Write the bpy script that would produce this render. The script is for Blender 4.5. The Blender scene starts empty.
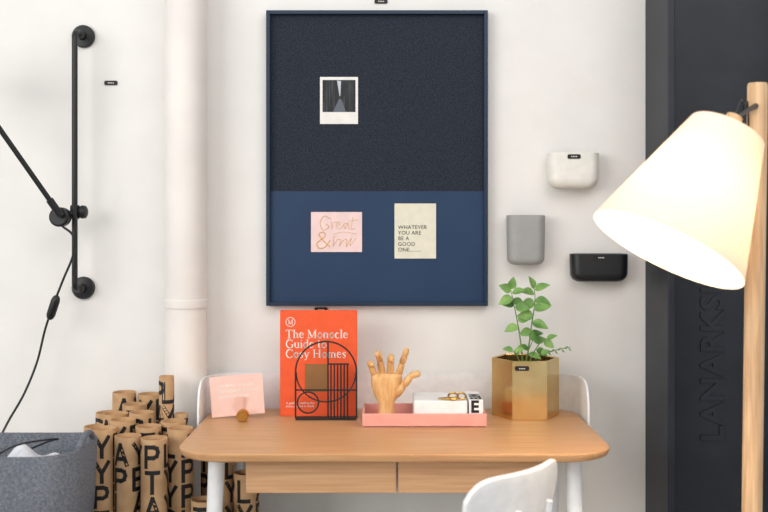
import bpy, math, random
from mathutils import Vector, Matrix
random.seed(7)
scene = bpy.context.scene
col = scene.collection

# ------------------------------------------------------------------ image pixels to room coordinates
# back wall = plane y 0, camera stands 2.67 m in front of it, eye height 1.231
CAMZ, CAMD = 1.231, 2.67
def S(px, py, d):  # takes image pixels and an estimated depth
    "image pixel projected to a room point at distance d from the camera plane -> metres"
    return Vector(((px-384)*d/1000.0, d-CAMD, CAMZ-(py-226)*d/1000.0))
def Y(d): return d-CAMD

# ------------------------------------------------------------------ materials
def lin(c):
    o = []
    for v in c[:3]:
        v = v/255.0
        o.append(v/12.92 if v <= 0.04045 else ((v+0.055)/1.055)**2.4)
    return (o[0], o[1], o[2], 1.0)
def mat(name, c, rough=0.5, metal=0.0, c2=None, scale=(8, 8, 8), nscale=5.0, bump=0.0, detail=4, contrast=(0.35, 0.65), spec=0.5):
    m = bpy.data.materials.new(name); m.use_nodes = True
    nt = m.node_tree; b = nt.nodes['Principled BSDF']
    b.inputs['Roughness'].default_value = rough
    b.inputs['Metallic'].default_value = metal
    b.inputs['Specular IOR Level'].default_value = spec
    if c2 is None: c2 = tuple(v*0.965 for v in c)
    tc = nt.nodes.new('ShaderNodeTexCoord'); mp = nt.nodes.new('ShaderNodeMapping')
    mp.inputs['Scale'].default_value = scale
    n = nt.nodes.new('ShaderNodeTexNoise'); n.inputs['Scale'].default_value = nscale; n.inputs['Detail'].default_value = detail
    r = nt.nodes.new('ShaderNodeValToRGB')
    r.color_ramp.elements[0].position = contrast[0]; r.color_ramp.elements[1].position = contrast[1]
    r.color_ramp.elements[0].color = lin(c); r.color_ramp.elements[1].color = lin(c2)
    nt.links.new(tc.outputs['Object'], mp.inputs['Vector']); nt.links.new(mp.outputs[0], n.inputs['Vector'])
    nt.links.new(n.outputs['Fac'], r.inputs['Fac']); nt.links.new(r.outputs['Color'], b.inputs['Base Color'])
    if bump:
        bp = nt.nodes.new('ShaderNodeBump'); bp.inputs['Strength'].default_value = bump; bp.inputs['Distance'].default_value = 0.002
        nt.links.new(n.outputs['Fac'], bp.inputs['Height']); nt.links.new(bp.outputs[0], b.inputs['Normal'])
    return m
M_wall = mat('wall_paint', (236, 234, 230), 0.9, c2=(232, 230, 226), scale=(1, 1, 1), nscale=9, bump=0.12)
M_pipe = mat('pipe_paint', (236, 230, 224), 0.6, scale=(1, 1, 1), nscale=6)
M_floor = mat('floor_concrete', (158, 155, 150), 0.6, c2=(135, 132, 127), scale=(1, 1, 1), nscale=6)
M_black = mat('black_metal', (16, 18, 21), 0.45)
M_blackpl = mat('black_ink', (22, 21, 22), 0.6)
M_white = mat('white_lacquer', (240, 241, 242), 0.4)
M_paper = mat('white_paper', (238, 236, 230), 0.8)
M_cream = mat('cream_paper', (230, 226, 206), 0.8)
M_navyf = mat('navy_frame', (7, 40, 66), 0.45)
M_navy = mat('navy_panel', (10, 50, 86), 0.5, c2=(8, 46, 81), scale=(1, 1, 1), nscale=6)
M_felt = mat('charcoal_wool', (28, 33, 42), 0.95, c2=(68, 74, 86), scale=(1, 1, 1), nscale=430, bump=0.15, contrast=(0.36, 0.76), spec=0.1)
M_gfelt = mat('grey_felt', (92, 96, 104), 0.95, c2=(126, 130, 138), scale=(1, 1, 1), nscale=230, bump=0.6, contrast=(0.35, 0.7), spec=0.1)
M_oak = mat('oak', (208, 162, 116), 0.40, c2=(184, 134, 90), scale=(1.0, 24, 24), nscale=5, contrast=(0.3, 0.75), bump=0.04)
M_oakd = mat('oak_drawer', (212, 168, 126), 0.5, c2=(184, 138, 96), scale=(1.5, 20, 40), nscale=4, contrast=(0.3, 0.75), bump=0.05)
M_ash = mat('ash_pole', (224, 188, 146), 0.5, c2=(198, 158, 116), scale=(30, 30, 1.5), nscale=5)
M_hand = mat('manikin_wood', (228, 184, 126), 0.36, c2=(206, 154, 96), scale=(30, 30, 5), nscale=5)
M_orange = mat('orange_cloth', (238, 98, 58), 0.7, spec=0.2)
M_pages = mat('book_pages', (232, 224, 208), 0.9, scale=(1, 400, 1), nscale=4)
M_bronze = mat('bronze_print', (150, 104, 56), 0.5)
M_pink = mat('pink_lacquer', (230, 164, 152), 0.45)
M_pinkc = mat('pink_card', (240, 212, 208), 0.75)
M_pinkb = mat('blush_card', (240, 200, 188), 0.75)
M_gold = mat('gold', (214, 168, 90), 0.25, metal=1.0)
M_goldp = mat('gold_foil', (220, 178, 116), 0.4, metal=0.2)
M_brass = mat('brass', (232, 204, 146), 0.2, metal=1.0, c2=(214, 182, 120), scale=(1, 1, 1), nscale=12)
M_kraft = mat('kraft_card', (204, 168, 128), 0.85, c2=(188, 150, 110), scale=(1, 1, 1), nscale=30, spec=0.2)
M_kraftd = mat('kraft_cap', (140, 104, 74), 0.9)
M_steel = mat('painted_steel', (24, 28, 37), 0.5, c2=(32, 37, 47), scale=(1, 1, 1), nscale=9, bump=0.35)
M_grey = mat('grey_ceramic', (160, 160, 158), 0.6)
M_wcer = mat('white_ceramic', (236, 234, 226), 0.5)
M_bcer = mat('black_ceramic', (22, 24, 28), 0.4)
M_soil = mat('soil', (58, 42, 30), 0.95, c2=(34, 25, 18), scale=(1, 1, 1), nscale=90, bump=1)
M_leaf = mat('leaf', (84, 132, 62), 0.5, c2=(136, 176, 92), scale=(1, 1, 1), nscale=22)
M_stem = mat('stem', (110, 140, 70), 0.6)
M_cloth = mat('white_cloth', (214, 216, 222), 0.9)
M_lg = mat('light_grey_cover', (218, 218, 220), 0.6)

# ------------------------------------------------------------------ mesh tools
def mk(name, vs, fs, m, smooth=True, bevel=0, seg=3, auto=None):
    me = bpy.data.meshes.new(name); me.from_pydata([tuple(v) for v in vs], [], fs); me.update()
    import bmesh
    bm = bmesh.new(); bm.from_mesh(me); bmesh.ops.recalc_face_normals(bm, faces=bm.faces); bm.to_mesh(me); bm.free()
    ob = bpy.data.objects.new(name, me); col.objects.link(ob)
    me.materials.append(m)
    for p in me.polygons: p.use_smooth = smooth
    if smooth:
        try: me.set_sharp_from_angle(angle=math.radians(38))
        except Exception: pass
    if bevel:
        b = ob.modifiers.new('bevel', 'BEVEL'); b.width = bevel; b.segments = seg; b.limit_method = 'ANGLE'; b.angle_limit = math.radians(40)
    return ob
def box(name, x0, x1, y0, y1, z0, z1, m, bevel=0.0):
    vs = [(x, y, z) for x in (x0, x1) for y in (y0, y1) for z in (z0, z1)]
    fs = [(0, 1, 3, 2), (4, 6, 7, 5), (0, 4, 5, 1), (2, 3, 7, 6), (0, 2, 6, 4), (1, 5, 7, 3)]
    return mk(name, vs, fs, m, smooth=bevel > 0, bevel=bevel)
def frame_basis(t):
    t = t.normalized(); a = Vector((0, 0, 1)) if abs(t.z) < 0.9 else Vector((1, 0, 0))
    u = t.cross(a).normalized(); return u, t.cross(u).normalized()
def loft(name, rings, m, cap0=True, cap1=True, smooth=True, closed=False, bevel=0):
    n = len(rings[0]); vs = [p for r in rings for p in r]; fs = []
    for i in range(len(rings)-(0 if closed else 1)):
        j = (i+1) % len(rings)
        for k in range(n):
            k2 = (k+1) % n; fs.append((i*n+k, i*n+k2, j*n+k2, j*n+k))
    if not closed:
        if cap0: fs.append(tuple(range(n))[::-1])
        if cap1: fs.append(tuple((len(rings)-1)*n+k for k in range(n)))
    return mk(name, vs, fs, m, smooth, bevel)
def sweep(name, pts, r, m, seg=12, closed=False, flat=None):
    pts = [Vector(p) for p in pts]; N = len(pts)
    rs = r if isinstance(r, (list, tuple)) else [r]*N
    rings = []; pu = None
    for i, p in enumerate(pts):
        if closed: t = pts[(i+1) % N]-pts[i-1]
        else: t = pts[min(i+1, N-1)]-pts[max(i-1, 0)]
        t.normalize()
        if pu is None: u, v = frame_basis(t)
        else:
            u = (pu-t*pu.dot(t)).normalized(); v = t.cross(u).normalized()
        pu = u
        rings.append([p+(u*math.cos(a)+v*math.sin(a))*rs[i] for a in [2*math.pi*k/seg for k in range(seg)]])
    return loft(name, rings, m, closed=closed)
def smooth_path(pts, n=8):
    pts = [Vector(p) for p in pts]; out = []
    P = [pts[0]*2-pts[1]]+pts+[pts[-1]*2-pts[-2]]
    for i in range(1, len(P)-2):
        for k in range(n):
            t = k/n; a, b, c, d = P[i-1], P[i], P[i+1], P[i+2]
            out.append(0.5*((2*b)+(c-a)*t+(2*a-5*b+4*c-d)*t*t+(3*b-a-3*c+d)*t**3))
    out.append(pts[-1]); return out
def lathe(name, base, axis, prof, m, seg=40, cap0=True, cap1=True):
    "prof = [(distance along axis, radius)]"
    axis = Vector(axis).normalized(); u, v = frame_basis(axis); base = Vector(base)
    rings = [[base+axis*h+(u*math.cos(2*math.pi*k/seg)+v*math.sin(2*math.pi*k/seg))*max(r, 1e-5) for k in range(seg)] for h, r in prof]
    return loft(name, rings, m, cap0, cap1)
def rrect(w, d, r, n=8):
    out = []
    for cx, cy, a0 in ((w/2-r, d/2-r, 0), (-w/2+r, d/2-r, 90), (-w/2+r, -d/2+r, 180), (w/2-r, -d/2+r, 270)):
        for k in range(n+1):
            a = math.radians(a0+90*k/n); out.append((cx+r*math.cos(a), cy+r*math.sin(a)))
    return out
def plate(name, O, U, V, pts, th, m, bevel=0):
    "polygon pts (u,v) extruded th along U x V"
    O, U, V = Vector(O), Vector(U).normalized(), Vector(V).normalized(); N = U.cross(V)
    a = [O+U*x+V*y for x, y in pts]; b = [p+N*th for p in a]; n = len(pts)
    fs = [tuple(range(n)), tuple(range(n, 2*n))[::-1]]+[(k, (k+1) % n, n+(k+1) % n, n+k) for k in range(n)]
    return mk(name, a+b, fs, m, True, bevel)
XA, ZA = Vector((1, 0, 0)), Vector((0, 0, 1))
def text(name, body, size, O, m, U=XA, V=ZA, ext=0.0003, off=0.0, align='LEFT', space=1.0, line=1.0, sx=1.0):
    c = bpy.data.curves.new(name, 'FONT'); c.body = body; c.size = size; c.extrude = ext; c.offset = off
    c.align_x = align; c.space_character = space; c.space_line = line; c.resolution_u = 4
    o = bpy.data.objects.new('tmp', c); col.objects.link(o)
    bpy.context.view_layer.update()
    me = bpy.data.meshes.new_from_object(o.evaluated_get(bpy.context.evaluated_depsgraph_get()))
    bpy.data.objects.remove(o)
    O, U, V = Vector(O), Vector(U).normalized(), Vector(V).normalized(); N = U.cross(V)
    for v in me.vertices: v.co = O+U*v.co.x*sx+V*v.co.y+N*v.co.z
    me.materials.clear(); me.materials.append(m)
    ob = bpy.data.objects.new(name, me); col.objects.link(ob); return ob
def group(name, parts, loc=None):
    if loc is None:
        loc = parts[0].data.vertices[0].co.copy()
    loc = Vector(loc)
    e = bpy.data.objects.new(name, None); col.objects.link(e); e.location = loc; e.empty_display_size = 0.05
    for p in parts:
        p.parent = e; p.matrix_parent_inverse = Matrix.Translation(-loc)
    return e

# ------------------------------------------------------------------ room
box('wall_back', -3.2, 3.2, 0, 0.15, 0, 2.9, M_wall)
box('floor', -3.2, 3.2, -4.2, 0.15, -0.1, 0, M_floor)
box('baseboard_back', -3.2, 0.69, -0.015, 0, 0, 0.1, M_pipe, 0.003)

# drain pipe
px = -0.515; py_ = -0.068
prof = [(0, 0.053), (1.02, 0.053), (1.02, 0.0560), (1.03, 0.0565), (1.04, 0.0555), (1.042, 0.0535), (2.9, 0.0535)]
p1 = lathe('pipe', (px, py_, 0), (0, 0, 1), prof, M_pipe, 48)
b1 = box('bracket', px-0.02, px+0.02, -0.02, 0, 2.2, 2.23, M_pipe)
group('drain_pipe', [p1, b1], (px, py_, 0))

# steel column (H-section, web parallel to the wall)
xL = 0.697; xR = xL+0.34
parts = [box('flange_1', xL, xL+0.018, Y(2.454), -0.001, 0, 2.9, M_steel, 0.003),
         box('flange_2', xR, xR+0.018, Y(2.454), -0.001, 0, 2.9, M_steel, 0.003),
         box('web', xL+0.015, xR+0.003, Y(2.556), Y(2.572), 0, 2.9, M_steel)]
parts.append(text('cast_lettering', 'LANARKSHIRE', 0.082, (0.866, Y(2.555), 0.68), M_steel, U=(0, 0, 1), V=(-1, 0, 0), ext=0.003, off=0.002, space=1.08))
group('steel_column', parts, (xL+0.17, -0.1, 0))

# ------------------------------------------------------------------ pin board
x0, x1, z0, z1, zm = -0.3115, 0.2746, 1.0198, 1.801, 1.3234
f = 0.010
parts = [box('frame_left', x0, x0+f, -0.03, -0.001, z0, z1, M_navyf, 0.001), box('frame_right', x1-f, x1, -0.03, -0.001, z0, z1, M_navyf, 0.001),
         box('frame_top', x0+f, x1-f, -0.03, -0.001, z1-f, z1, M_navyf, 0.001), box('frame_bottom', x0+f, x1-f, -0.03, -0.001, z0, z0+f, M_navyf, 0.001),
         box('wool_panel', x0+f, x1-f, -0.016, -0.001, zm, z1-f, M_felt), box('metal_panel', x0+f, x1-f, -0.018, -0.001, z0+f, zm, M_navy)]
group('pin_board', parts, ((x0+x1)/2, 0, z0))
def rectcard(name, pxa, pya, pxb, pyb, d, th, m):
    a = S(pxa, pyb, d); b = S(pxb, pya, d)
    return box(name, a.x, b.x, a.y-th, a.y, a.z, b.z, m)
# polaroid
m = bpy.data.materials.new('forest_photo'); m.use_nodes = True; nt = m.node_tree; b = nt.nodes['Principled BSDF']; b.inputs['Roughness'].default_value = 0.4
tc = nt.nodes.new('ShaderNodeTexCoord'); mp = nt.nodes.new('ShaderNodeMapping'); mp.inputs['Scale'].default_value = (260, 1, 14)
n = nt.nodes.new('ShaderNodeTexNoise'); n.inputs['Scale'].default_value = 1; r = nt.nodes.new('ShaderNodeValToRGB')
r.color_ramp.elements[0].position = 0.48; r.color_ramp.elements[1].position = 0.95
r.color_ramp.elements[0].color = lin((8, 10, 15)); r.color_ramp.elements[1].color = lin((90, 96, 108))
nt.links.new(tc.outputs['Object'], mp.inputs[0]); nt.links.new(mp.outputs[0], n.inputs['Vector']); nt.links.new(n.outputs['Fac'], r.inputs['Fac']); nt.links.new(r.outputs['Color'], b.inputs['Base Color'])
M_forest = m
dd = 2.653
parts = [rectcard('print', 320, 77, 358, 124, dd, 0.001, M_paper), rectcard('picture', 322.5, 80, 355.5, 112, dd-0.001, 0.0004, M_forest)]
a = S(340, 112, dd-0.0016)
parts.append(mk('sky_gap', [S(337, 80.5, dd-0.0016), S(341, 81, dd-0.0016), S(340.3, 96, dd-0.0016), S(339.5, 96, dd-0.0016)], [(0, 1, 2, 3)], mat('sky_grey', (190, 196, 206)), False))
parts.append(mk('path', [S(333, 112, dd-0.0016), S(346, 112, dd-0.0016), S(341, 99, dd-0.0016), S(339, 99, dd-0.0016)], [(0, 1, 2, 3)], mat('path_grey', (92, 98, 108)), False))
group('instant_photo', parts, a)
# pink greeting card with gold script
dd = 2.651
parts = [rectcard('card', 311, 212, 362, 252, dd, 0.001, M_pinkc)]
def stroke(pts, r=0.0009, d=dd-0.0013, m=M_goldp, n=5):
    return sweep('script', smooth_path([S(x, y, d) for x, y in pts], n), r, m, 6)
parts += [stroke([(331, 219), (324, 216), (320, 223), (323, 230), (329, 227), (326, 224)]),
          stroke([(331, 221), (332, 229), (333, 223), (337, 222)], 0.0006), stroke([(337, 226), (340, 224), (338, 222), (336, 226), (340, 229), (344, 224)], 0.0007),
          stroke([(348, 223), (344, 224), (345, 229), (348, 223), (349, 229)], 0.0007), stroke([(353, 217), (351, 229), (355, 228)], 0.0007), stroke([(348, 221), (358, 220)], 0.0006),
          stroke([(330, 247), (321, 238), (319, 234), (323, 232), (325, 236), (317, 243), (319, 248), (325, 247), (330, 240)], 0.0014),
          stroke([(334, 236), (333, 246), (337, 240), (341, 240), (339, 246), (344, 240), (347, 240), (346, 247), (351, 238), (350, 246), (356, 238)], 0.0008),
          stroke([(334, 234), (344, 232), (357, 234)], 0.0006)]
group('greeting_card', parts, S(336, 252, dd))
parts = [rectcard('card', 394.5, 203.5, 436, 258.5, dd, 0.001, M_cream)]
for i, wd in enumerate(('WHATEVER', 'YOU ARE', 'BE A', 'GOOD', 'ONE.........')):
    parts.append(text('printed_words', wd, 0.0142, S(398, 229+i*5.6, dd-0.0013), M_blackpl, space=1.05))
group('quote_card', parts, S(415, 258, dd))

# small label tags
def tag(pxc, pyc, d, w=13, h=4.4):
    O = S(pxc, pyc, d); s = d/1000
    p = plate('plate', O, XA, ZA, rrect(w*s, h*s, h*s*0.3, 4), 0.0025, M_blackpl)
    t = text('tag_text', '••••', 0.012*s/0.00267, O+Vector((0, -0.0027, -h*s*0.36)), M_paper, align='CENTER', ext=0.0002)
    return [p, t]
for a in ((111, 83, 2.6695), (381, 1.5, 2.6695), (321, 309.5, 2.6695)):
    group('label_tag', tag(*a), S(*a))

# ------------------------------------------------------------------ wall pockets
def pocket(name, pxa, pya, pxb, pyb, dp, R, m, label=None):
    d = 2.67-dp
    a = S(pxa, pyb, d); b = S(pxb, pya, d); W = b.x-a.x; H = b.z-a.z; cx = (a.x+b.x)/2
    rings = []
    def ring(W2, D2, z):
        return [Vector((cx+u, -D2/2-0.0005+v, z)) for u, v in rrect(W2, D2, min(W2, D2)*0.42, 8)]
    for k in range(15):
        t = R*(1-math.cos(math.radians(90*k/14)))
        off = R-math.sqrt(max(R*R-(R-t)**2, 0))
        rings.append(ring(W-2*off*0.95-0.004*(1-t/H), max(dp-off*0.7, 0.01), a.z+t))
    for t in (0.5, 1.0):
        rings.append(ring(W-0.002*(1-t), dp, a.z+R+(H-R-0.002)*t))
    rings.append(ring(W-0.003, dp-0.003, b.z))
    rings.append(ring(W-0.012, dp-0.012, b.z))
    rings.append(ring(W-0.014, dp-0.014, b.z-0.004))
    rings.append(ring(W-0.016, dp-0.016, a.z+R*0.9))
    parts = [loft('body', rings, m)]
    if label:
        parts += tag(*label)
    return group(name, parts, (cx, 0, a.z))
pocket('wall_pocket', 549, 152, 601, 188, 0.065, 0.027, M_wcer, (574, 156.5, 2.6045))
pocket('wall_pocket', 508, 215, 546.5, 265, 0.06, 0.018, M_grey)
pocket('wall_pocket', 572, 254, 630, 282, 0.06, 0.022, M_bcer, (601, 258, 2.6095, 15, 3.4))

# ------------------------------------------------------------------ wall lamp with swing arm (left)
rx = -0.801; zt = 1.736; zb = 1.066; yr = Y(2.59)
path = [(rx, -0.004, zt), (rx, yr+0.02, zt)]+[(rx, yr+0.02-0.02*math.sin(a), zt-0.02+0.02*math.cos(a)) for a in [math.pi/2*k/6 for k in range(1, 7)]]
path += [(rx, yr, zb+0.02)]+[(rx, yr+0.02-0.02*math.cos(a), zb+0.02-0.02*math.sin(a)) for a in [math.pi/2*k/6 for k in range(1, 7)]]+[(rx, -0.004, zb)]
parts = [sweep('upright_rod', path, 0.0075, M_black, 14)]
for z in (zt, zb):
    parts.append(lathe('wall_rose', (rx, 0, z), (0, -1, 0), [(0, 0.030), (0.010, 0.030), (0.014, 0.027), (0.016, 0.012), (0.026, 0.011)], M_black, 32))
    parts.append(lathe('rose_nut', (rx, -0.025, z), (0, -1, 0), [(0, 0.011), (0.016, 0.011), (0.02, 0.008)], M_black, 20))
J = S(75, 212, 2.59)
parts.append(lathe('clamp', J+Vector((0, 0, -0.018)), (0, 0, 1), [(0, 0.010), (0.003, 0.0125), (0.033, 0.0125), (0.036, 0.010)], M_black, 24))
parts.append(lathe('knob', J, (1, 0, 0), [(0, 0.008), (0.01, 0.008), (0.012, 0.014), (0.018, 0.0175), (0.028, 0.016), (0.032, 0.009)], M_black, 24))
J2 = S(60, 217, 2.56)
parts.append(sweep('hinge_pin', [J, J2], 0.008, M_black, 12))
parts.append(lathe('hinge_disc', J2+Vector((0, 0.02, 0)), (0, -1, 0), [(0, 0.018), (0.004, 0.025), (0.03, 0.025), (0.034, 0.02)], M_black, 32))
A0 = S(56, 209, 2.53); A1 = S(-60, 44, 2.38)
parts.append(sweep('swing_arm', [A0+(A0-A1)*0.03, A1], 0.0065, M_black, 14))
parts.append(sweep('arm_socket', [A0+(A0-A1)*0.045, A0+(A1-A0)*0.06], 0.0095, M_black, 14))
parts.append(lathe('lamp_head', A1+Vector((0, 0, 0.03)), (-0.2, 0, -1), [(0, 0.01), (0.01, 0.03), (0.05, 0.045), (0.12, 0.09), (0.125, 0.09), (0.12, 0.085), (0.05, 0.04)], M_black, 32))
cab = smooth_path([S(62, 226, 2.55), S(73, 236, 2.55), S(73, 255, 2.56), S(63, 280, 2.57), S(53, 306, 2.58), S(45, 330, 2.59), S(37, 362, 2.59), S(24, 394, 2.57), S(8, 422, 2.5), S(0, 440, 2.42), S(-6, 470, 2.4), S(-20, 540, 2.4), S(-30, 600, 2.45)], 8)
parts.append(sweep('power_cord', cab, 0.0030, M_black, 8))
a, b = S(57, 296, 2.57), S(49.5, 319, 2.58)
dr = (b-a)/6
parts.append(sweep('cord_switch', [a, a+dr*0.5, a+dr*1.2, b-dr*1.2, b-dr*.5, b], [0.006, 0.0095, 0.0115, 0.0115, 0.0095, 0.006], M_black, 16))
group('swing_arm_wall_lamp', parts, (rx, 0, zb))

# ------------------------------------------------------------------ desk
TX0, TX1 = -0.450, 0.496; TD0, TD1 = 2.11, 2.635; cxd = (TX0+TX1)/2
def topring(inset, z):
    out = []
    w = TX1-TX0-2*inset; ya = Y(TD0)+inset; yb = Y(TD1)-inset
    R = 0.10; r2 = 0.07
    for cx, cy, a0, rr in ((cxd+w/2-r2, yb-r2, 0, r2), (cxd-w/2+r2, yb-r2, 90, r2), (cxd-w/2+R, ya+R, 180, R), (cxd+w/2-R, ya+R, 270, R)):
        for k in range(15):
            a = math.radians(a0+90*k/14); out.append(Vector((cx+rr*math.cos(a), cy+rr*math.sin(a), z)))
    return out
parts = [loft('desk_top', [topring(0.012, 0.729), topring(0.004, 0.733), topring(0.0, 0.742), topring(0.0, 0.7475), topring(0.0018, 0.7495), topring(0.004, 0.75)], M_oak)]
# drawers
dz0, dz1 = 0.655, 0.729
parts.append(box('drawer_case', -0.300, 0.352, Y(2.175), Y(2.55), dz0+0.003, dz1, M_white, 0.002))
parts.append(box('drawer_front_1', -0.298, 0.0265, Y(2.155), Y(2.175), dz0, dz1-0.003, M_oakd, 0.002))
parts.append(box('drawer_front_2', 0.0305, 0.350, Y(2.155), Y(2.175), dz0, dz1-0.003, M_oakd, 0.002))
# white back rim wrapping the corners
RX0, RX1 = -0.462, 0.508; yb = Y(2.652); yf = Y(2.47); Rr = 0.085
path = []
N1 = 10
for k in range(N1+1): path.append((RX0, yf+(yb-Rr-yf)*k/N1))
for k in range(1, 13):
    a = math.pi/2*k/12; path.append((RX0+Rr-Rr*math.cos(a), yb-Rr+Rr*math.sin(a)))
for k in range(1, 20): path.append((RX0+Rr+(RX1-RX0-2*Rr)*k/20, yb))
for k in range(0, 13):
    a = math.pi/2*k/12; path.append((RX1-Rr+Rr*math.sin(a), yb-Rr+Rr*math.cos(a)))
for k in range(1, N1+1): path.append((RX1, yb-Rr-(yb-Rr-yf)*k/N1))
vs = []; fs = []; th = 0.005
L = len(path)
ln = [0]
for i in range(1, L): ln.append(ln[-1]+math.dist(path[i], path[i-1]))
for i, (x, y) in enumerate(path):
    x2, y2 = path[min(i+1, L-1)]; x3, y3 = path[max(i-1, 0)]
    t = Vector((x2-x3, y2-y3, 0)).normalized(); nn = Vector((t.y, -t.x, 0))
    e = min(ln[i], ln[-1]-ln[i]); rr = 0.06
    top = 0.843 if e > rr else 0.843-rr+math.sqrt(max(rr*rr-(rr-e)**2, 0))
    for o in (0, th):
        p = Vector((x, y, 0))-nn*(-o)
        vs += [p+Vector((0, 0, 0.715)), p+Vector((0, 0, top))]
for i in range(L-1):
    a = i*4; b = a+4
    fs += [(a, b, b+1, a+1), (a+2, a+3, b+3, b+2), (a+1, b+1, b+3, a+3), (a, a+2, b+2, b)]
fs += [(0, 1, 3, 2), ((L-1)*4, (L-1)*4+2, (L-1)*4+3, (L-1)*4+1)]
parts.append(mk('back_rim', vs, fs, M_white))
for (tx, td, bx, bd) in ((-0.370, 2.215, -0.395, 2.18), (-0.375, 2.56, -0.40, 2.60), (0.418, 2.215, 0.440, 2.18), (0.425, 2.56, 0.45, 2.60)):
    parts.append(sweep('leg', [(tx, Y(td), 0.731), ((tx+bx)/2, Y((td+bd)/2), 0.36), (bx, Y(bd), 0.0)], [0.0185, 0.0155, 0.012], M_white, 20))
parts.append(box('under_rail', -0.38, 0.43, Y(2.555), Y(2.575), 0.70, 0.73, M_white, 0.002))
group('desk', parts, (cxd, Y(2.37), 0))

# ------------------------------------------------------------------ book
bx0, bx1 = S(280, 0, 2.53).x, S(357, 0, 2.53).x; bz1 = S(0, 311, 2.53).z; bf, bb = Y(2.53), Y(2.562)
parts = [box('cover_front', bx0, bx1, bf, bf+0.003, 0.7505, bz1, M_orange, 0.0006), box('cover_back', bx0, bx1, bb-0.003, bb, 0.7505, bz1, M_orange, 0.0006),
         box('spine', bx0, bx0+0.003, bf+0.0005, bb-0.0005, 0.7505, bz1, M_orange, 0.0006), box('pages', bx0+0.003, bx1-0.003, bf+0.003, bb-0.003, 0.754, bz1-0.003, M_pages)]
fy = bf-0.0004
def onb(px, py): q = S(px, py, 2.53); return Vector((q.x, fy, q.z))
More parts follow.
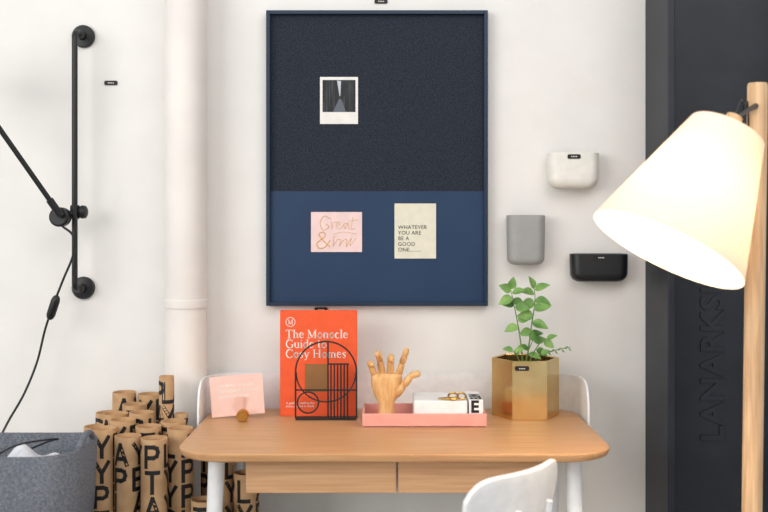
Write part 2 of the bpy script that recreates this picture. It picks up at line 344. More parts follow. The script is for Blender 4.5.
# serif lettering drawn as brush strokes of two weights (unit box: x-height .47, cap height .72)
def cv(cx, cy, rx_, ry_, a0, a1, n=10): return [(cx+rx_*math.cos(math.radians(a0+(a1-a0)*k/n)), cy+ry_*math.sin(math.radians(a0+(a1-a0)*k/n))) for k in range(n+1)]
SER = {
 'T': (.64, [('K', [(.32, 0), (.32, .7)]), ('t', [(.04, .7), (.6, .7)]), ('t', [(.2, 0), (.44, 0)]), ('t', [(.05, .7), (.04, .56)]), ('t', [(.59, .7), (.6, .56)])]),
 'h': (.54, [('K', [(.12, 0), (.12, .72)]), ('t', [(.03, 0), (.22, 0)]), ('t', [(.12, .35), (.2, .43), (.3, .46), (.38, .4)]), ('K', [(.4, .4), (.4, 0)]), ('t', [(.32, 0), (.5, 0)])]),
 'e': (.46, [('t', [(.06, .27), (.4, .27)]), ('t', cv(.23, .24, .17, .23, 8, 100)), ('K', cv(.23, .24, .16, .23, 100, 240)), ('t', cv(.23, .24, .17, .24, 240, 325))]),
 'M': (.86, [('t', [(.14, 0), (.14, .7)]), ('K', [(.14, .7), (.42, .03)]), ('t', [(.42, .03), (.7, .7)]), ('K', [(.71, .7), (.71, 0)]), ('t', [(.04, 0), (.25, 0)]), ('t', [(.59, 0), (.82, 0)]), ('t', [(.04, .7), (.16, .7)]), ('t', [(.7, .7), (.82, .7)])]),
 'o': (.5, [('K', cv(.25, .23, .18, .22, 110, 250)), ('K', cv(.25, .23, .18, .22, -70, 70)), ('t', cv(.25, .23, .19, .24, 0, 360, 18))]),
 'n': (.54, [('K', [(.12, 0), (.12, .45)]), ('t', [(.03, 0), (.22, 0)]), ('t', [(.04, .45), (.12, .45)]), ('t', [(.12, .35), (.2, .43), (.3, .46), (.38, .4)]), ('K', [(.4, .4), (.4, 0)]), ('t', [(.32, 0), (.5, 0)])]),
 'c': (.44, [('t', cv(.24, .23, .17, .23, 40, 100)), ('K', cv(.24, .23, .17, .23, 100, 245)), ('t', cv(.24, .23, .17, .24, 245, 320))]),
 'l': (.28, [('K', [(.14, 0), (.14, .72)]), ('t', [(.04, 0), (.24, 0)]), ('t', [(.05, .72), (.14, .72)])]),
 'G': (.72, [('t', cv(.37, .35, .28, .36, 35, 100)), ('K', cv(.36, .35, .28, .35, 100, 250)), ('t', cv(.37, .35, .28, .36, 250, 310)), ('K', [(.6, .06), (.6, .3)]), ('t', [(.48, .3), (.7, .3)]), ('t', [(.6, .55), (.61, .7)])]),
 'u': (.54, [('K', [(.12, .45), (.12, .1)]), ('t', [(.12, .1), (.2, .01), (.3, .02), (.4, .12)]), ('K', [(.4, .45), (.4, 0)]), ('t', [(.04, .45), (.13, .45)]), ('t', [(.32, .45), (.41, .45)]), ('t', [(.4, 0), (.5, 0)])]),
 'i': (.27, [('K', [(.13, 0), (.13, .45)]), ('t', [(.04, 0), (.23, 0)]), ('t', [(.04, .45), (.13, .45)]), ('K', [(.12, .63), (.14, .66)])]),
 'd': (.52, [('K', [(.39, 0), (.39, .72)]), ('t', [(.31, .72), (.39, .72)]), ('t', [(.39, 0), (.48, 0)]), ('K', cv(.23, .23, .17, .22, 110, 250)), ('t', cv(.23, .23, .17, .23, 30, 330, 16))]),
 't': (.34, [('K', [(.15, .62), (.15, .07)]), ('t', [(.15, .07), (.22, .0), (.31, .05)]), ('t', [(.04, .45), (.29, .45)])]),
 'C': (.68, [('t', cv(.37, .35, .28, .36, 35, 100)), ('K', cv(.36, .35, .28, .35, 100, 250)), ('t', cv(.37, .35, .28, .36, 250, 325)), ('t', [(.6, .55), (.61, .7)])]),
 's': (.4, [('t', cv(.2, .34, .12, .12, 30, 120)), ('K', [(.11, .39), (.12, .3), (.27, .2), (.3, .12)]), ('t', cv(.19, .12, .12, .13, 0, -150)), ('t', [(.33, .36), (.33, .45)])]),
 'y': (.52, [('K', [(.1, .45), (.27, .03)]), ('t', [(.44, .45), (.24, -.1), (.15, -.2), (.07, -.18)]), ('t', [(.02, .45), (.2, .45)]), ('t', [(.36, .45), (.51, .45)])]),
 'H': (.8, [('K', [(.16, 0), (.16, .7)]), ('K', [(.62, 0), (.62, .7)]), ('t', [(.16, .36), (.62, .36)])]+[('t', [(a-.1, b), (a+.1, b)]) for a in (.16, .62) for b in (0, .7)]),
 'm': (.8, [('K', [(.12, 0), (.12, .45)]), ('t', [(.03, 0), (.22, 0)]), ('t', [(.12, .35), (.22, .45), (.34, .4)]), ('K', [(.38, .4), (.38, 0)]), ('t', [(.3, 0), (.47, 0)]), ('t', [(.38, .35), (.48, .45), (.6, .4)]), ('K', [(.65, .4), (.65, 0)]), ('t', [(.57, 0), (.75, 0)])]),
 ' ': (.25, [])}
def serif(O, s, body, m, name='title'):
    vs, fs = [], []; x = 0.0
    for ch in body:
        adv, strokes = SER[ch]
        for kind, pl in strokes:
            w = 0.052 if kind == 'K' else 0.024
            P = [Vector(p) for p in pl]; o = len(vs); n_ = len(P)
            for i in range(n_):
                t = (P[min(i+1, n_-1)]-P[max(i-1, 0)]).normalized(); nn = Vector((-t.y, t.x))*w
                ex = t*(-w*0.4 if i == 0 else (w*0.4 if i == n_-1 else 0))
                for sg in (-1, 1):
                    q = P[i]+nn*sg+ex; vs.append(O+XA*((x+q.x)*s)+ZA*(q.y*s))
            for i in range(n_-1): fs.append((o+2*i, o+2*i+2, o+2*i+3, o+2*i+1))
        x += adv
    return mk(name, vs, fs, m, False)
for i, ln_ in enumerate(('The Monocle', 'Guide to', 'Cosy Homes')):
    parts.append(serif(onb(285.5, 338+i*9.8), 0.0290, ln_, M_paper))
ci = [onb(290.5, 322)+Vector((0.0115*math.cos(a), 0, 0.0115*math.sin(a))) for a in [2*math.pi*k/28 for k in range(28)]]
parts.append(sweep('emblem_ring', ci, 0.0009, M_paper, 6, closed=True))
parts.append(serif(onb(287.6, 324.3), 0.0165, 'M', M_paper, 'emblem_letter'))
a = onb(305, 392); b = onb(328, 364)
parts.append(box('cover_picture', a.x, b.x, fy-0.0002, fy+0.0004, a.z, b.z, M_bronze))
parts.append(text('cover_small_print', 'A guide to making the\nplace you live in work', 0.008, onb(286, 404), M_paper))
group('hardcover_book', parts, ((bx0+bx1)/2, bf, 0.75))

# ------------------------------------------------------------------ wire letter rack in front of the book
dW = 2.492
def wp(px, py, o=0): return S(px, py, dW+o)
zb_ = 0.753
def wb(px, o=0): q = S(px, 0, dW+o); q.z = zb_; return q
parts = []
c = (326, 372); R = 30.5; r_ = 0.0021
arc = [wb(c[0]-R)]+[wp(c[0]+R*math.cos(a), c[1]-R*math.sin(a)) for a in [math.pi-math.pi*k/28 for k in range(29)]]+[wb(c[0]+R)]
parts.append(sweep('arch', arc, r_, M_black, 8))
parts.append(sweep('base_bar', [wb(c[0]-R), wb(c[0]+R)], r_, M_black, 8))
full = [wp(c[0]+R*math.cos(a)*.98, c[1]-R*math.sin(a)*.98) for a in [math.pi+math.pi*k/20 for k in range(21)]]
parts.append(sweep('lower_arc', full, r_*0.9, M_black, 8))
parts.append(sweep('cross_bar', [wp(296, 390), wp(356, 390)], r_, M_black, 8))
parts.append(sweep('centre_bar', [wp(328, 342), wb(328)], r_, M_black, 8))
parts.append(sweep('small_ring', [wp(308+10.5*math.cos(a), 402.5-10.5*math.sin(a)) for a in [2*math.pi*k/28 for k in range(28)]], r_, M_black, 8, closed=True))
for k in range(6):
    parts.append(sweep('grid_bar', [wp(331+k*3.3, 364), wb(331+k*3.3)], 0.0022, M_black, 6))
parts.append(sweep('grid_top', [wp(328, 364), wp(349, 364)], r_, M_black, 8))
parts.append(box('foot', wb(296).x, wb(356).x, Y(dW-0.018), Y(dW+0.018), 0.7503, 0.7535, M_black, 0.001))
group('wire_letter_rack', parts, (wb(326).x, Y(dW), 0.75))

# ------------------------------------------------------------------ pink card with brass knob stand
U = Vector((0.993, 0, 0.09)).normalized(); O = S(212, 413.5, 2.50); O.z = 0.7515
V = Vector((-0.08, 0.14, 0.985)); V = (V-U*V.dot(U)).normalized()
parts = [plate('card', O, U, V, [(0, 0), (0.133, 0), (0.133, 0.100), (0, 0.100)], 0.0012, M_pinkb)]
Nn = U.cross(V)
for i, wd in enumerate(('THE MAKE – A GUIDE', 'AND HOME FOR THINGS', 'WORTH SHARING')):
    parts.append(text('printed_words', wd, 0.0095, O+U*0.018+V*(0.072-0.014*i)+Nn*0.0016, M_paper, U=U, V=V, off=0.0001))
parts.append(plate('strut', O+U*0.06+Vector((0, 0.003, 0)), U, Vector((0, -0.25, 1)), [(0, 0), (0.02, 0), (0.02, 0.05), (0, 0.05)], 0.001, M_pinkb))
group('postcard', parts, O)
kx = S(242, 0, 2.45).x
k1 = lathe('brass_knob', (kx, Y(2.475), 0.765), (0, -1, 0), [(0, 0.0125), (0.002, 0.0145), (0.024, 0.0145), (0.026, 0.013), (0.026, 0.010), (0.0245, 0.009)], M_gold, 32)

# ------------------------------------------------------------------ pink tray
tx0, tx1 = -0.052, 0.245; ty0, ty1 = Y(2.385), Y(2.53)
parts = [box('base', tx0, tx1, ty0, ty1, 0.7502, 0.7545, M_pink, 0.001), box('side_front', tx0, tx1, ty0, ty0+0.005, 0.7502, 0.783, M_pink, 0.0015),
         box('side_back', tx0, tx1, ty1-0.005, ty1, 0.7502, 0.783, M_pink, 0.0015), box('side_left', tx0, tx0+0.005, ty0+0.003, ty1-0.003, 0.7502, 0.783, M_pink, 0.0015),
         box('side_right', tx1-0.005, tx1, ty0+0.003, ty1-0.003, 0.7502, 0.783, M_pink, 0.0015)]
group('desk_tray', parts, ((tx0+tx1)/2, (ty0+ty1)/2, 0.75))
nb = [box('body', 0.072, 0.200, ty0+0.012, ty1-0.008, 0.755, 0.812, M_white, 0.003)]
group('stationery_box', nb, (0.13, ty0+0.06, 0.755))
nb = [box('block', 0.204, 0.238, ty0+0.012, ty1-0.008, 0.755, 0.814, M_white, 0.0015)]
nb.append(text('cover_letters', 'E', 0.040, (0.2075, ty0+0.0117, 0.7845), M_blackpl, off=0.0014))
nb.append(text('top_letters', 'ELIN', 0.036, (0.234, ty0+0.02, 0.8144), M_blackpl, U=(0, 1, 0), V=(-1, 0, 0), off=0.0014))
group('memo_block', nb, (0.22, ty0+0.06, 0.755))
# gold scissors lying across
def ringpts(c, r, n=20, sq=1.0): return [Vector(c)+Vector((r*math.cos(2*math.pi*k/n), r*0.8*math.sin(2*math.pi*k/n), r*sq*0.6*math.sin(2*math.pi*k/n))) for k in range(n)]
sc = []
cy = ty0+0.020
sc.append(sweep('finger_ring_1', ringpts((0.166, cy, 0.8215), 0.011), 0.0024, M_gold, 8, closed=True))
sc.append(sweep('finger_ring_2', ringpts((0.187, cy+0.002, 0.8215), 0.010), 0.0024, M_gold, 8, closed=True))
sc.append(sweep('blade_1', [(0.174, cy, 0.817), (0.150, cy-0.002, 0.8155), (0.130, cy+0.004, 0.8145)], [0.003, 0.0026, 0.001], M_gold, 8))
sc.append(sweep('blade_2', [(0.180, cy, 0.818), (0.155, cy+0.008, 0.8155), (0.132, cy+0.016, 0.8145)], [0.003, 0.0026, 0.001], M_black, 8))
group('scissors', sc, (0.16, cy, 0.81))

# ------------------------------------------------------------------ wooden manikin hand
H0 = Vector((0.006, Y(2.455), 0.7555))
def hp(x, y, z): return H0+Vector((x, y, z))
parts = []
prof = [(0.0, 0.021, 0.021), (0.004, 0.023, 0.023), (0.012, 0.0215, 0.021), (0.03, 0.0185, 0.0165), (0.042, 0.020, 0.0155), (0.055, 0.0275, 0.017), (0.072, 0.034, 0.0175), (0.09, 0.0375, 0.016), (0.104, 0.0385, 0.014), (0.112, 0.037, 0.011), (0.115, 0.032, 0.007)]
rings = []
for z, a, b in prof:
    rings.append([hp(a*math.copysign(abs(math.cos(t))**0.85, math.cos(t)), b*math.copysign(abs(math.sin(t))**0.85, math.sin(t))-0.004*max(0, z-0.04)/0.07, z) for t in [2*math.pi*k/32 for k in range(32)]])
parts.append(loft('palm', rings, M_hand))
def finger(name, pts, r0, r1):
    pts = [hp(*p) for p in pts]; n = len(pts)-1; out = []
    for i in range(n):
        a, b = pts[i], pts[i+1]; ra = r0+(r1-r0)*i/n; rb = r0+(r1-r0)*(i+1)/n; t = (b-a); l = t.length
        out.append(lathe(name+'_phalanx', a, t, [(0.0, ra*0.55), (l*0.06, ra*0.86), (l*0.2, ra), (l*0.5, ra*0.97), (l*0.84, rb*1.0), (l*0.95, rb*0.82), (l*1.02, rb*0.45 if i < n-1 else rb*0.35)], M_hand, 18))
        out.append(lathe(name+'_joint', a-t.normalized()*ra*0.8, t, [(ra*0.8*(1-math.cos(q)), ra*0.8*math.sin(q)) for q in [math.pi*k/8 for k in range(9)]], M_hand, 14))
    return out
parts += finger('little', [(-0.029, -0.003, 0.110), (-0.038, -0.012, 0.134), (-0.040, -0.030, 0.144), (-0.034, -0.044, 0.138)], 0.0084, 0.0066)
parts += finger('ring', [(-0.0105, -0.003, 0.115), (-0.016, -0.011, 0.147), (-0.020, -0.028, 0.166), (-0.022, -0.046, 0.166)], 0.009, 0.007)
parts += finger('middle', [(0.010, -0.003, 0.115), (0.010, -0.012, 0.147), (0.011, -0.032, 0.160), (0.012, -0.050, 0.152)], 0.0092, 0.007)
parts += finger('index', [(0.0295, -0.003, 0.110), (0.038, -0.008, 0.140), (0.045, -0.018, 0.160), (0.050, -0.026, 0.178)], 0.0088, 0.0066)
parts += finger('thumb', [(0.022, -0.010, 0.062), (0.042, -0.020, 0.088), (0.060, -0.026, 0.112), (0.082, -0.026, 0.118)], 0.0108, 0.0078)
parts.append(lathe('stand', H0+Vector((0, 0, -0.0005)), (0, 0, 1), [(0, 0.024), (0.004, 0.024), (0.005, 0.022)], M_hand, 32))
group('wooden_hand', parts, H0)

# ------------------------------------------------------------------ hexagonal brass planter with plant
pc = Vector((0.360, Y(2.545), 0.7503)); Rh = 0.0855; Hh = 0.146
def hexr(R, z): return [pc+Vector((R*math.cos(math.radians(60*k)), R*math.sin(math.radians(60*k)), z)) for k in range(6)]
po = loft('pot', [hexr(Rh-0.001, 0), hexr(Rh, 0.002), hexr(Rh, Hh), hexr(Rh-0.003, Hh+0.001), hexr(Rh-0.004, Hh-0.002), hexr(Rh-0.004, Hh-0.03)], M_brass, smooth=False)
so = lathe('soil', pc+Vector((0, 0, Hh-0.028)), (0, 0, 1), [(0, 0.070), (0.006, 0.068), (0.011, 0.04), (0.012, 0.001)], M_soil, 30)
parts = [po, so]+tag(522, 368.5, 2.545-0.0745, 14, 4.5)
def leaf(O, D, N, L, W=0.62):
    D = D.normalized(); N = (N-D*N.dot(D)).normalized(); X = D.cross(N)
    n = 8; vs = []; fs = []
    for i in range(n+1):
        t = i/n; w = W*L*0.5*(math.sin(math.pi*t**0.75))**0.9+0.0004; bend = -0.22*L*t*t
        c = O+D*(L*t)+N*bend
        vs += [c-X*w+N*w*0.28, c-X*w*0.5+N*w*0.08, c, c+X*w*0.5+N*w*0.08, c+X*w+N*w*0.28]
    for i in range(n):
        for k in range(4): a = i*5+k; fs.append((a, a+1, a+6, a+5))
    return vs, fs
LV, LF = [], []
def addleaf(O, D, N, L, W=0.62):
    v, f_ = leaf(O, D, N, L, W); o = len(LV); LV.extend(v); LF.extend([tuple(i+o for i in q) for q in f_])
stems = [
    [(523, 366, 2.54), (521, 345, 2.54), (518, 325, 2.535), (514, 305, 2.53), (511, 290, 2.53)],
    [(526, 366, 2.55), (529, 345, 2.55), (532, 322, 2.55), (535, 302, 2.545), (534, 286, 2.54)],
    [(528, 366, 2.53), (534, 352, 2.525), (541, 342, 2.52), (547, 338, 2.51)],
    [(521, 366, 2.52), (517, 356, 2.51), (513, 351, 2.50)],
    [(529, 366, 2.54), (540, 356, 2.54), (556, 350, 2.53), (571, 347, 2.53)],
    [(525, 366, 2.53), (528, 352, 2.52), (533, 340, 2.51)],
]
for s in stems:
    pts = smooth_path([S(*q) for q in s], 6); n = len(pts)
    parts.append(sweep('stem', pts, [0.0022-0.0014*i/(n-1) for i in range(n)], M_stem, 8))
leaves = [
    (511, 291, 150, 13), (511, 289, 80, 12), (512, 293, 20, 14), (512, 297, 205, 14), (514, 304, 170, 15), (515, 307, 0, 14), (513, 299, -30, 13),
    (518, 321, 25, 13), (518, 326, 195, 14), (534, 289, 105, 13), (535, 290, 30, 15), (534, 293, 165, 14), (535, 300, -10, 16), (535, 302, 195, 15), (534, 310, 20, 16),
    (533, 315, 180, 15), (532, 322, -15, 16), (531, 330, 200, 12), (530, 335, 15, 13),
    (547, 339, 30, 10), (544, 341, -30, 11), (540, 343, 130, 10), (536, 350, -20, 12), (513, 351, 160, 10), (515, 355, 60, 10),
    (523, 348, 200, 10), (533, 341, 100, 11), (534, 342, 20, 12), (528, 354, -10, 13), (541, 354, 30, 9), (529, 350, 150, 12)]
for (a, b, ang, L) in leaves:
    d = 2.535+random.uniform(-0.015, 0.012)
    O = S(a, b, d); an = math.radians(ang)
    D = Vector((math.cos(an), random.uniform(-0.5, 0.1), math.sin(an)))
    N = Vector((random.uniform(-0.5, 0.5), -0.75, random.uniform(0.2, 1.0)))
    addleaf(O, D, N, L*0.00268, random.uniform(0.6, 0.8))
for k in range(7):
    q = Vector(S(548+k*3.4, 352.5-k*0.7, 2.532)); addleaf(q, Vector((0.7, -0.2, 0.8 if k % 2 else -0.6)), Vector((0, -1, 0.5)), 0.010, 0.35)
parts.append(mk('leaves', LV, LF, M_leaf))
group('potted_plant', parts, pc)

# ------------------------------------------------------------------ cardboard tubes
FONT = {'P': [[(0, 0), (0, 1)], [(0, 1), (.42, 1), (.6, .93), (.66, .74), (.6, .55), (.42, .47), (0, .47)]],
        'L': [[(0, 1), (0, 0)], [(0, 0), (.6, 0)]], 'A': [[(0, 0), (.37, 1)], [(.37, 1), (.74, 0)], [(.14, .3), (.6, .3)]],
        'Y': [[(0, 1), (.36, .46)], [(.36, .46), (.72, 1)], [(.36, .46), (.36, 0)]], 'T': [[(0, 1), (.7, 1)], [(.35, 1), (.35, 0)]],
        'E': [[(0, 0), (0, 1)], [(0, 1), (.58, 1)], [(0, .5), (.52, .5)], [(0, 0), (.58, 0)]]}
BV, BF, KV, KF, CV, CF = [], [], [], [], [], []
def tube(x, d, top, r=0.0305, sh=0.0, rowoff=0):
    y = Y(d); seg = 36
    def ring(rr, z, V_): 
        o = len(V_); V_.extend([(x+rr*math.cos(2*math.pi*k/seg), y+rr*math.sin(2*math.pi*k/seg), z) for k in range(seg)]); return o
    o = [ring(r, 0.0005, KV), ring(r, top, KV), ring(r-0.0025, top, KV), ring(r-0.0025, top-0.012, KV)]
    for a, b in zip(o[:-1], o[1:]):
        for k in range(seg): KF.append((a+k, a+(k+1) % seg, b+(k+1) % seg, b+k))
    KF.append(tuple(o[0]+k for k in range(seg))[::-1])
    c = ring(r-0.0025, top-0.010, CV); CF.append(tuple(c+k for k in range(seg)))
    H = 0.046; rp = 0.0585; rows = int((top-0.05)/rp); ro = r+0.0004; circ = 2*math.pi*r; pitch = circ/4
    seq = ['YPLA', 'PLAY', 'ETYP', 'AYPL', 'LAYP', 'TYPE', 'YPET']
    # surface direction facing the room's front from the tube
    fd = math.atan2(-CAMD-y, -x)
    for q in range(rows):
        word = seq[(q*2+rowoff) % 7]
        zt_ = top-0.016-q*rp-H
        if zt_ < 0.02: break
        phase = fd-(pitch*(1.5+sh))/r
        for li, ch in enumerate(word):
            u0 = li*pitch+0.003
            for pl in FONT[ch]:
                for (ax, ay), (bx, by) in zip(pl[:-1], pl[1:]):
                    A = Vector((ax, ay)); B = Vector((bx, by)); D = (B-A); D.normalize(); A = A-D*0.08; B = B+D*0.08; P = Vector((-D.y, D.x))*0.105
                    n = 5; o = len(BV)
                    for i in range(n+1):
                        c2 = A+(B-A)*i/n
                        for s in (-1, 1):
                            w = c2+P*s; u = u0+0.004+w.x*H*0.92; z = zt_+w.y*H; th = phase+u/r
                            BV.append((x+ro*math.cos(th), y+ro*math.sin(th), z))
                    for i in range(n): BF.append((o+2*i, o+2*i+2, o+2*i+3, o+2*i+1))
T = [(-0.662, 2.352, 0.756), (-0.598, 2.335, 0.742), (-0.531, 2.31, 0.742), (-0.484, 2.375, 0.752),
     (-0.630, 2.412, 0.765), (-0.565, 2.398, 0.752), (-0.513, 2.435, 0.757), (-0.698, 2.43, 0.745),
     (-0.664, 2.475, 0.768), (-0.598, 2.468, 0.772), (-0.541, 2.488, 0.858, 0.0185), (-0.505, 2.492, 0.765, 0.016),
     (-0.632, 2.535, 0.780), (-0.698, 2.53, 0.76), (-0.610, 2.602, 0.795), (-0.675, 2.60, 0.80), 
     (-0.395, 2.42, 0.69), (-0.330, 2.40, 0.64), (-0.425, 2.49, 0.69), (-0.415, 2.31, 0.60)]
for i, t in enumerate(T):
    x, d, top = t[:3]; r = t[3] if len(t) > 3 else 0.0305
    tube(x, d, top, r, (0.0, 0.35, 0.05, 0.5, 0.2)[i % 5], (3, 4, 0, 1, 5, 2, 6)[i % 7])
parts = [mk('tubes', KV, KF, M_kraft), mk('end_caps', CV, CF, M_kraftd), mk('lettering', BV, BF, M_blackpl, False)]
group('cardboard_tubes', parts, (-0.58, Y(2.45), 0))

# ------------------------------------------------------------------ felt basket on stool (far left)
bcx, bcy = -0.806, Y(2.165); bw, bd_ = 0.335, 0.25
def bring(w, dpt, z, R=0.07, dip=0.0):
    out = []
    for u, v in rrect(w, dpt, R, 10):
        g = math.exp(-(u/0.07)**2)
        out.append(Vector((bcx+u, bcy+v, z-dip*g)))
    return out
th = 0.009
rings = [bring(bw-0.05, bd_-0.05, 0.4805), bring(bw-0.035, bd_-0.035, 0.487), bring(bw-0.01, bd_-0.01, 0.62), bring(bw, bd_, 0.757, dip=0.01), bring(bw-0.003, bd_-0.003, 0.760, dip=0.01),
         bring(bw-2*th+0.003, bd_-2*th+0.003, 0.760, dip=0.01), bring(bw-2*th, bd_-2*th, 0.757, dip=0.01), bring(bw-0.03, bd_-0.03, 0.62, 0.06), bring(bw-0.055, bd_-0.055, 0.50, 0.06)]
parts = [loft('body', rings, M_gfelt)]
hpth = smooth_path([(bcx+bw/2-0.012, bcy-0.055, 0.72), (bcx+bw/2-0.006, bcy-0.045, 0.765), (bcx+bw/2-0.004, bcy, 0.782), (bcx+bw/2-0.006, bcy+0.045, 0.765), (bcx+bw/2-0.012, bcy+0.055, 0.72)], 6)
parts.append(sweep('handle', hpth, 0.007, M_gfelt, 10))
vs, fs = [], []
n = 30
for i in range(n+1):
    for j in range(n+1):
        u = i/n-0.5; v = j/n-0.5
        e = max(abs(u), abs(v))*2
        z = 0.70+0.04*math.exp(-((u-.15)**2+v*v)*9)+0.012*math.sin(u*17+v*6)+0.010*math.sin(v*21-u*9)-0.05*e**6
        vs.append((bcx+u*0.24, bcy+v*0.18, z))
for i in range(n):
    for j in range(n): a = i*(n+1)+j; fs.append((a, a+1, a+n+2, a+n+1))
c1 = mk('folded_cloth', vs, fs, M_cloth); parts.append(c1)
cord = smooth_path([(bcx-0.02, bcy-0.04, 0.742), (bcx+0.02, bcy-0.05, 0.764), (bcx+0.05, bcy-0.02, 0.768), (bcx+0.09, bcy+0.03, 0.764), (bcx+0.06, bcy+0.06, 0.752), (bcx+0.03, bcy+0.03, 0.742)], 8)
parts.append(sweep('cord_loop', cord, 0.0022, M_black, 8))
group('felt_basket', parts, (bcx, bcy, 0.48))
parts = [box('top', bcx-0.16, bcx+0.16, bcy-0.12, bcy+0.12, 0.455, 0.48, M_oak, 0.004)]
for sx in (-1, 1):
    for sy in (-1, 1):
        parts.append(sweep('leg', [(bcx+sx*0.135, bcy+sy*0.095, 0.456), (bcx+sx*0.14, bcy+sy*0.10, 0)], [0.014, 0.010], M_oak, 14))
group('side_stool', parts, (bcx, bcy, 0))

# ------------------------------------------------------------------ floor lamp
M_shade = bpy.data.materials.new('linen_shade'); M_shade.use_nodes = True; nt = M_shade.node_tree
b = nt.nodes['Principled BSDF']; out = nt.nodes['Material Output']
tr = nt.nodes.new('ShaderNodeBsdfTranslucent'); tr.inputs['Color'].default_value = lin((255, 238, 212)); mx = nt.nodes.new('ShaderNodeMixShader'); mx.inputs[0].default_value = 0.25
nz = nt.nodes.new('ShaderNodeTexNoise'); nz.inputs['Scale'].default_value = 300; rp_ = nt.nodes.new('ShaderNodeValToRGB')
rp_.color_ramp.elements[0].color = lin((238, 228, 214)); rp_.color_ramp.elements[1].color = lin((248, 240, 228)); nt.links.new(nz.outputs['Fac'], rp_.inputs[0]); nt.links.new(rp_.outputs[0], b.inputs['Base Color'])
b.inputs['Roughness'].default_value = 0.9
nt.links.new(b.outputs[0], mx.inputs[1]); nt.links.new(tr.outputs[0], mx.inputs[2]); nt.links.new(mx.outputs[0], out.inputs['Surface'])
M_bulb = bpy.data.materials.new('bulb_glow'); M_bulb.use_nodes = True
bb_ = M_bulb.node_tree.nodes['Principled BSDF']; bb_.inputs['Emission Color'].default_value = (1, 0.82, 0.6, 1); bb_.inputs['Emission Strength'].default_value = 8
A = S(727, 132, 1.875); B = S(667, 250, 1.84)
ax = (B-A); Ls = ax.length; ax.normalize()
rt, rb = 0.072, 0.1475
parts = [lathe('shade', A, ax, [(0, rt), (Ls, rb), (Ls+0.0005, rb-0.001), (Ls-0.001, rb-0.002), (0.002, rt-0.002)], M_shade, 72, cap0=False, cap1=False)]
parts.append(lathe('shade_top', A-ax*0.0005, ax, [(0, 0.012), (0, rt-0.0005), (0.003, rt-0.003), (0.003, 0.012)], M_shade, 72, cap0=False, cap1=False))
parts.append(lathe('shade_knob', A-ax*0.036, ax, [(0, 0.011), (0.002, 0.0155), (0.034, 0.0175), (0.036, 0.017)], M_ash, 28))
parts.append(lathe('bulb_holder', A, ax, [(0, 0.014), (0.06, 0.018), (0.065, 0.014)], M_wcer, 24))
parts.append(lathe('bulb', A+ax*0.06, ax, [(0, 0.012), (0.01, 0.016), (0.03, 0.027), (0.045, 0.030), (0.06, 0.026), (0.07, 0.014), (0.073, 0.001)], M_bulb, 28))
PT = Vector((0.777, Y(2.08), 1.528)); PB = Vector((0.757, Y(2.08), 0.012))
parts.append(sweep('pole', [PB, PT+(PB-PT)*0.004, PT], [0.0205, 0.0205, 0.0185], M_ash, 28))
parts.append(lathe('foot', (PB.x, PB.y, 0.0), (0, 0, 1), [(0, 0.145), (0.01, 0.145), (0.016, 0.14), (0.02, 0.03), (0.05, 0.024)], M_ash, 48))
e = A-ax*0.030; pj = PT+Vector((0, 0, -0.045))
parts.append(sweep('arm', [e, e+(pj-e)*0.5, pj], [0.004, 0.0045, 0.006], M_black, 14))
parts.append(sweep('arm_pin', [pj+Vector((-0.024, 0, 0.004)), pj+Vector((0.03, 0, -0.004))], 0.005, M_black, 12))
wire = smooth_path([e+Vector((0.004, 0.01, 0.006)), S(741, 100, 1.98), S(744, 112, 2.04), pj+Vector((-0.021, -0.004, -0.1)), Vector((PB.x-0.012, PB.y+0.022, 0.4)), Vector((PB.x, PB.y+0.03, 0.05))], 8)
parts.append(sweep('cord', wire, 0.0018, M_black, 8))
group('floor_lamp', parts, (PB.x, PB.y, 0))
L_ = bpy.data.lights.new('lamp_bulb_light', 'POINT'); L_.energy = 6.5; L_.color = (1.0, 0.80, 0.57); L_.shadow_soft_size = 0.03
lo = bpy.data.objects.new('lamp_bulb_light', L_); col.objects.link(lo); lo.location = A+ax*(0.165)

# ------------------------------------------------------------------ white chair
P0 = Vector((0.176, Y(1.75), 0)); P1 = Vector((0.338, Y(1.93), 0))
cd = (P1-P0); cd.normalize(); fwd = Vector((-cd.y, cd.x, 0)).normalized()   # towards the seat
if fwd.x > 0: fwd = -fwd
cc = (P0+P1)/2; wch = 0.295
vs, fs = [], []
nu, nv = 28, 16
zt0, zt1 = 0.46, 0.786
for i in range(nu+1):
    for j in range(nv+1):
        u = i/nu*2-1; v = j/nv
        halfw = wch/2*(0.80+0.20*v)
        top = zt1-0.04*abs(u)**8
        z = zt0+(top-zt0)*v
        p = cc+cd*(u*halfw)+fwd*(0.04*u*u-0.045*v+0.03)
        vs.append((p.x, p.y, z))
for i in range(nu):
    for j in range(nv): a = i*(nv+1)+j; fs.append((a, a+1, a+nv+2, a+nv+1))
bk = mk('backrest', vs, fs, M_white); s_ = bk.modifiers.new('s', 'SOLIDIFY'); s_.thickness = 0.012; s_.offset = 0; bv = bk.modifiers.new('b', 'BEVEL'); bv.width = 0.004; bv.segments = 3
sc_ = cc+fwd*0.19
ro = [[sc_+cd*x*s+fwd*y*s+Vector((0, 0, z-0.01*(1-s))) for x, y in rrect(0.36, 0.37, 0.13, 8)] for s, z in ((0.9, 0.438), (0.985, 0.442), (1.0, 0.450), (0.985, 0.458), (0.9, 0.458), (0.5, 0.452))]
parts = [bk, loft('seat', ro, M_white)]
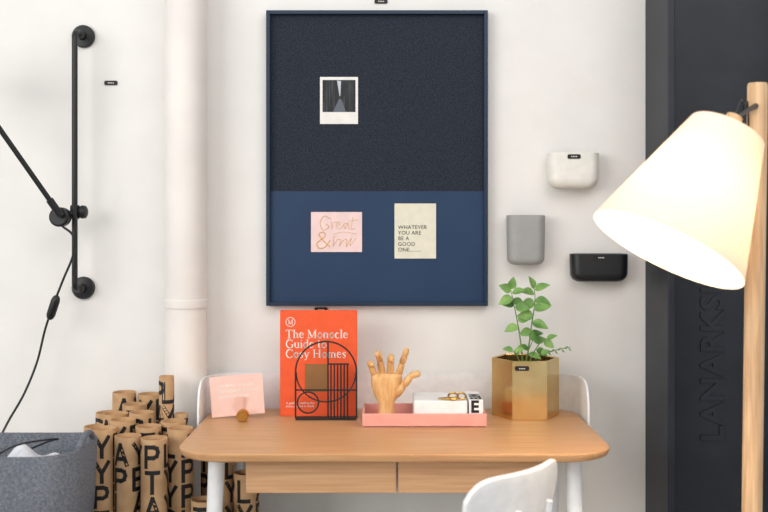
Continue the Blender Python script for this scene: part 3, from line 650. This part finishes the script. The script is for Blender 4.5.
for a, b in ((-1, -1), (1, -1), (-1, 1), (1, 1)):
    t0 = sc_+cd*a*0.12+fwd*b*0.12; t1 = sc_+cd*a*0.19+fwd*b*0.19
    parts.append(sweep('leg', [Vector((t0.x, t0.y, 0.44)), Vector((t1.x, t1.y, 0))], [0.013, 0.010], M_white, 14))
for a in (-0.05, 0.05):
    q = cc+cd*a-fwd*0.012
    parts.append(sweep('back_stay', smooth_path([Vector((q.x, q.y, 0.44))+fwd*0.08, Vector((q.x, q.y, 0.45)), Vector((q.x, q.y, 0.62))-fwd*0.0, Vector((q.x, q.y, 0.72))-fwd*0.012], 6), 0.006, M_white, 10))
group('chair', parts, (sc_.x, sc_.y, 0))

# ------------------------------------------------------------------ light
w = bpy.data.worlds.new('World'); scene.world = w; w.use_nodes = True
bg = w.node_tree.nodes['Background']; bg.inputs[0].default_value = (0.95, 0.97, 1.0, 1); bg.inputs[1].default_value = 0.68
def area(name, loc, target, sx, sy, e, c):
    l = bpy.data.lights.new(name, 'AREA'); l.shape = 'RECTANGLE'; l.size = sx; l.size_y = sy; l.energy = e; l.color = c
    o = bpy.data.objects.new(name, l); col.objects.link(o); o.location = loc
    o.rotation_euler = (Vector(target)-Vector(loc)).to_track_quat('-Z', 'Y').to_euler(); return o
area('window_daylight', (-2.8, -3.2, 2.0), (0, 0, 1.2), 2.4, 1.8, 76, (1.0, 0.98, 0.94))
area('overhead_area', (0.6, -2.4, 2.85), (0, -0.4, 0.8), 2.5, 1.5, 30, (1.0, 0.96, 0.92))  # wide unseen area light overhead, aimed down

scene.view_settings.view_transform = 'Standard'
cd_ = bpy.data.cameras.new('camera'); co = bpy.data.objects.new('camera', cd_); col.objects.link(co)
co.location = (0, -CAMD, CAMZ); co.rotation_euler = (math.pi/2, 0, 0)
cd_.sensor_width = 36; cd_.lens = 36*1000/768; cd_.shift_y = -30/768; cd_.clip_start = 0.05
cd_.dof.use_dof = True; cd_.dof.focus_distance = 2.52; cd_.dof.aperture_fstop = 3.0
scene.camera = co
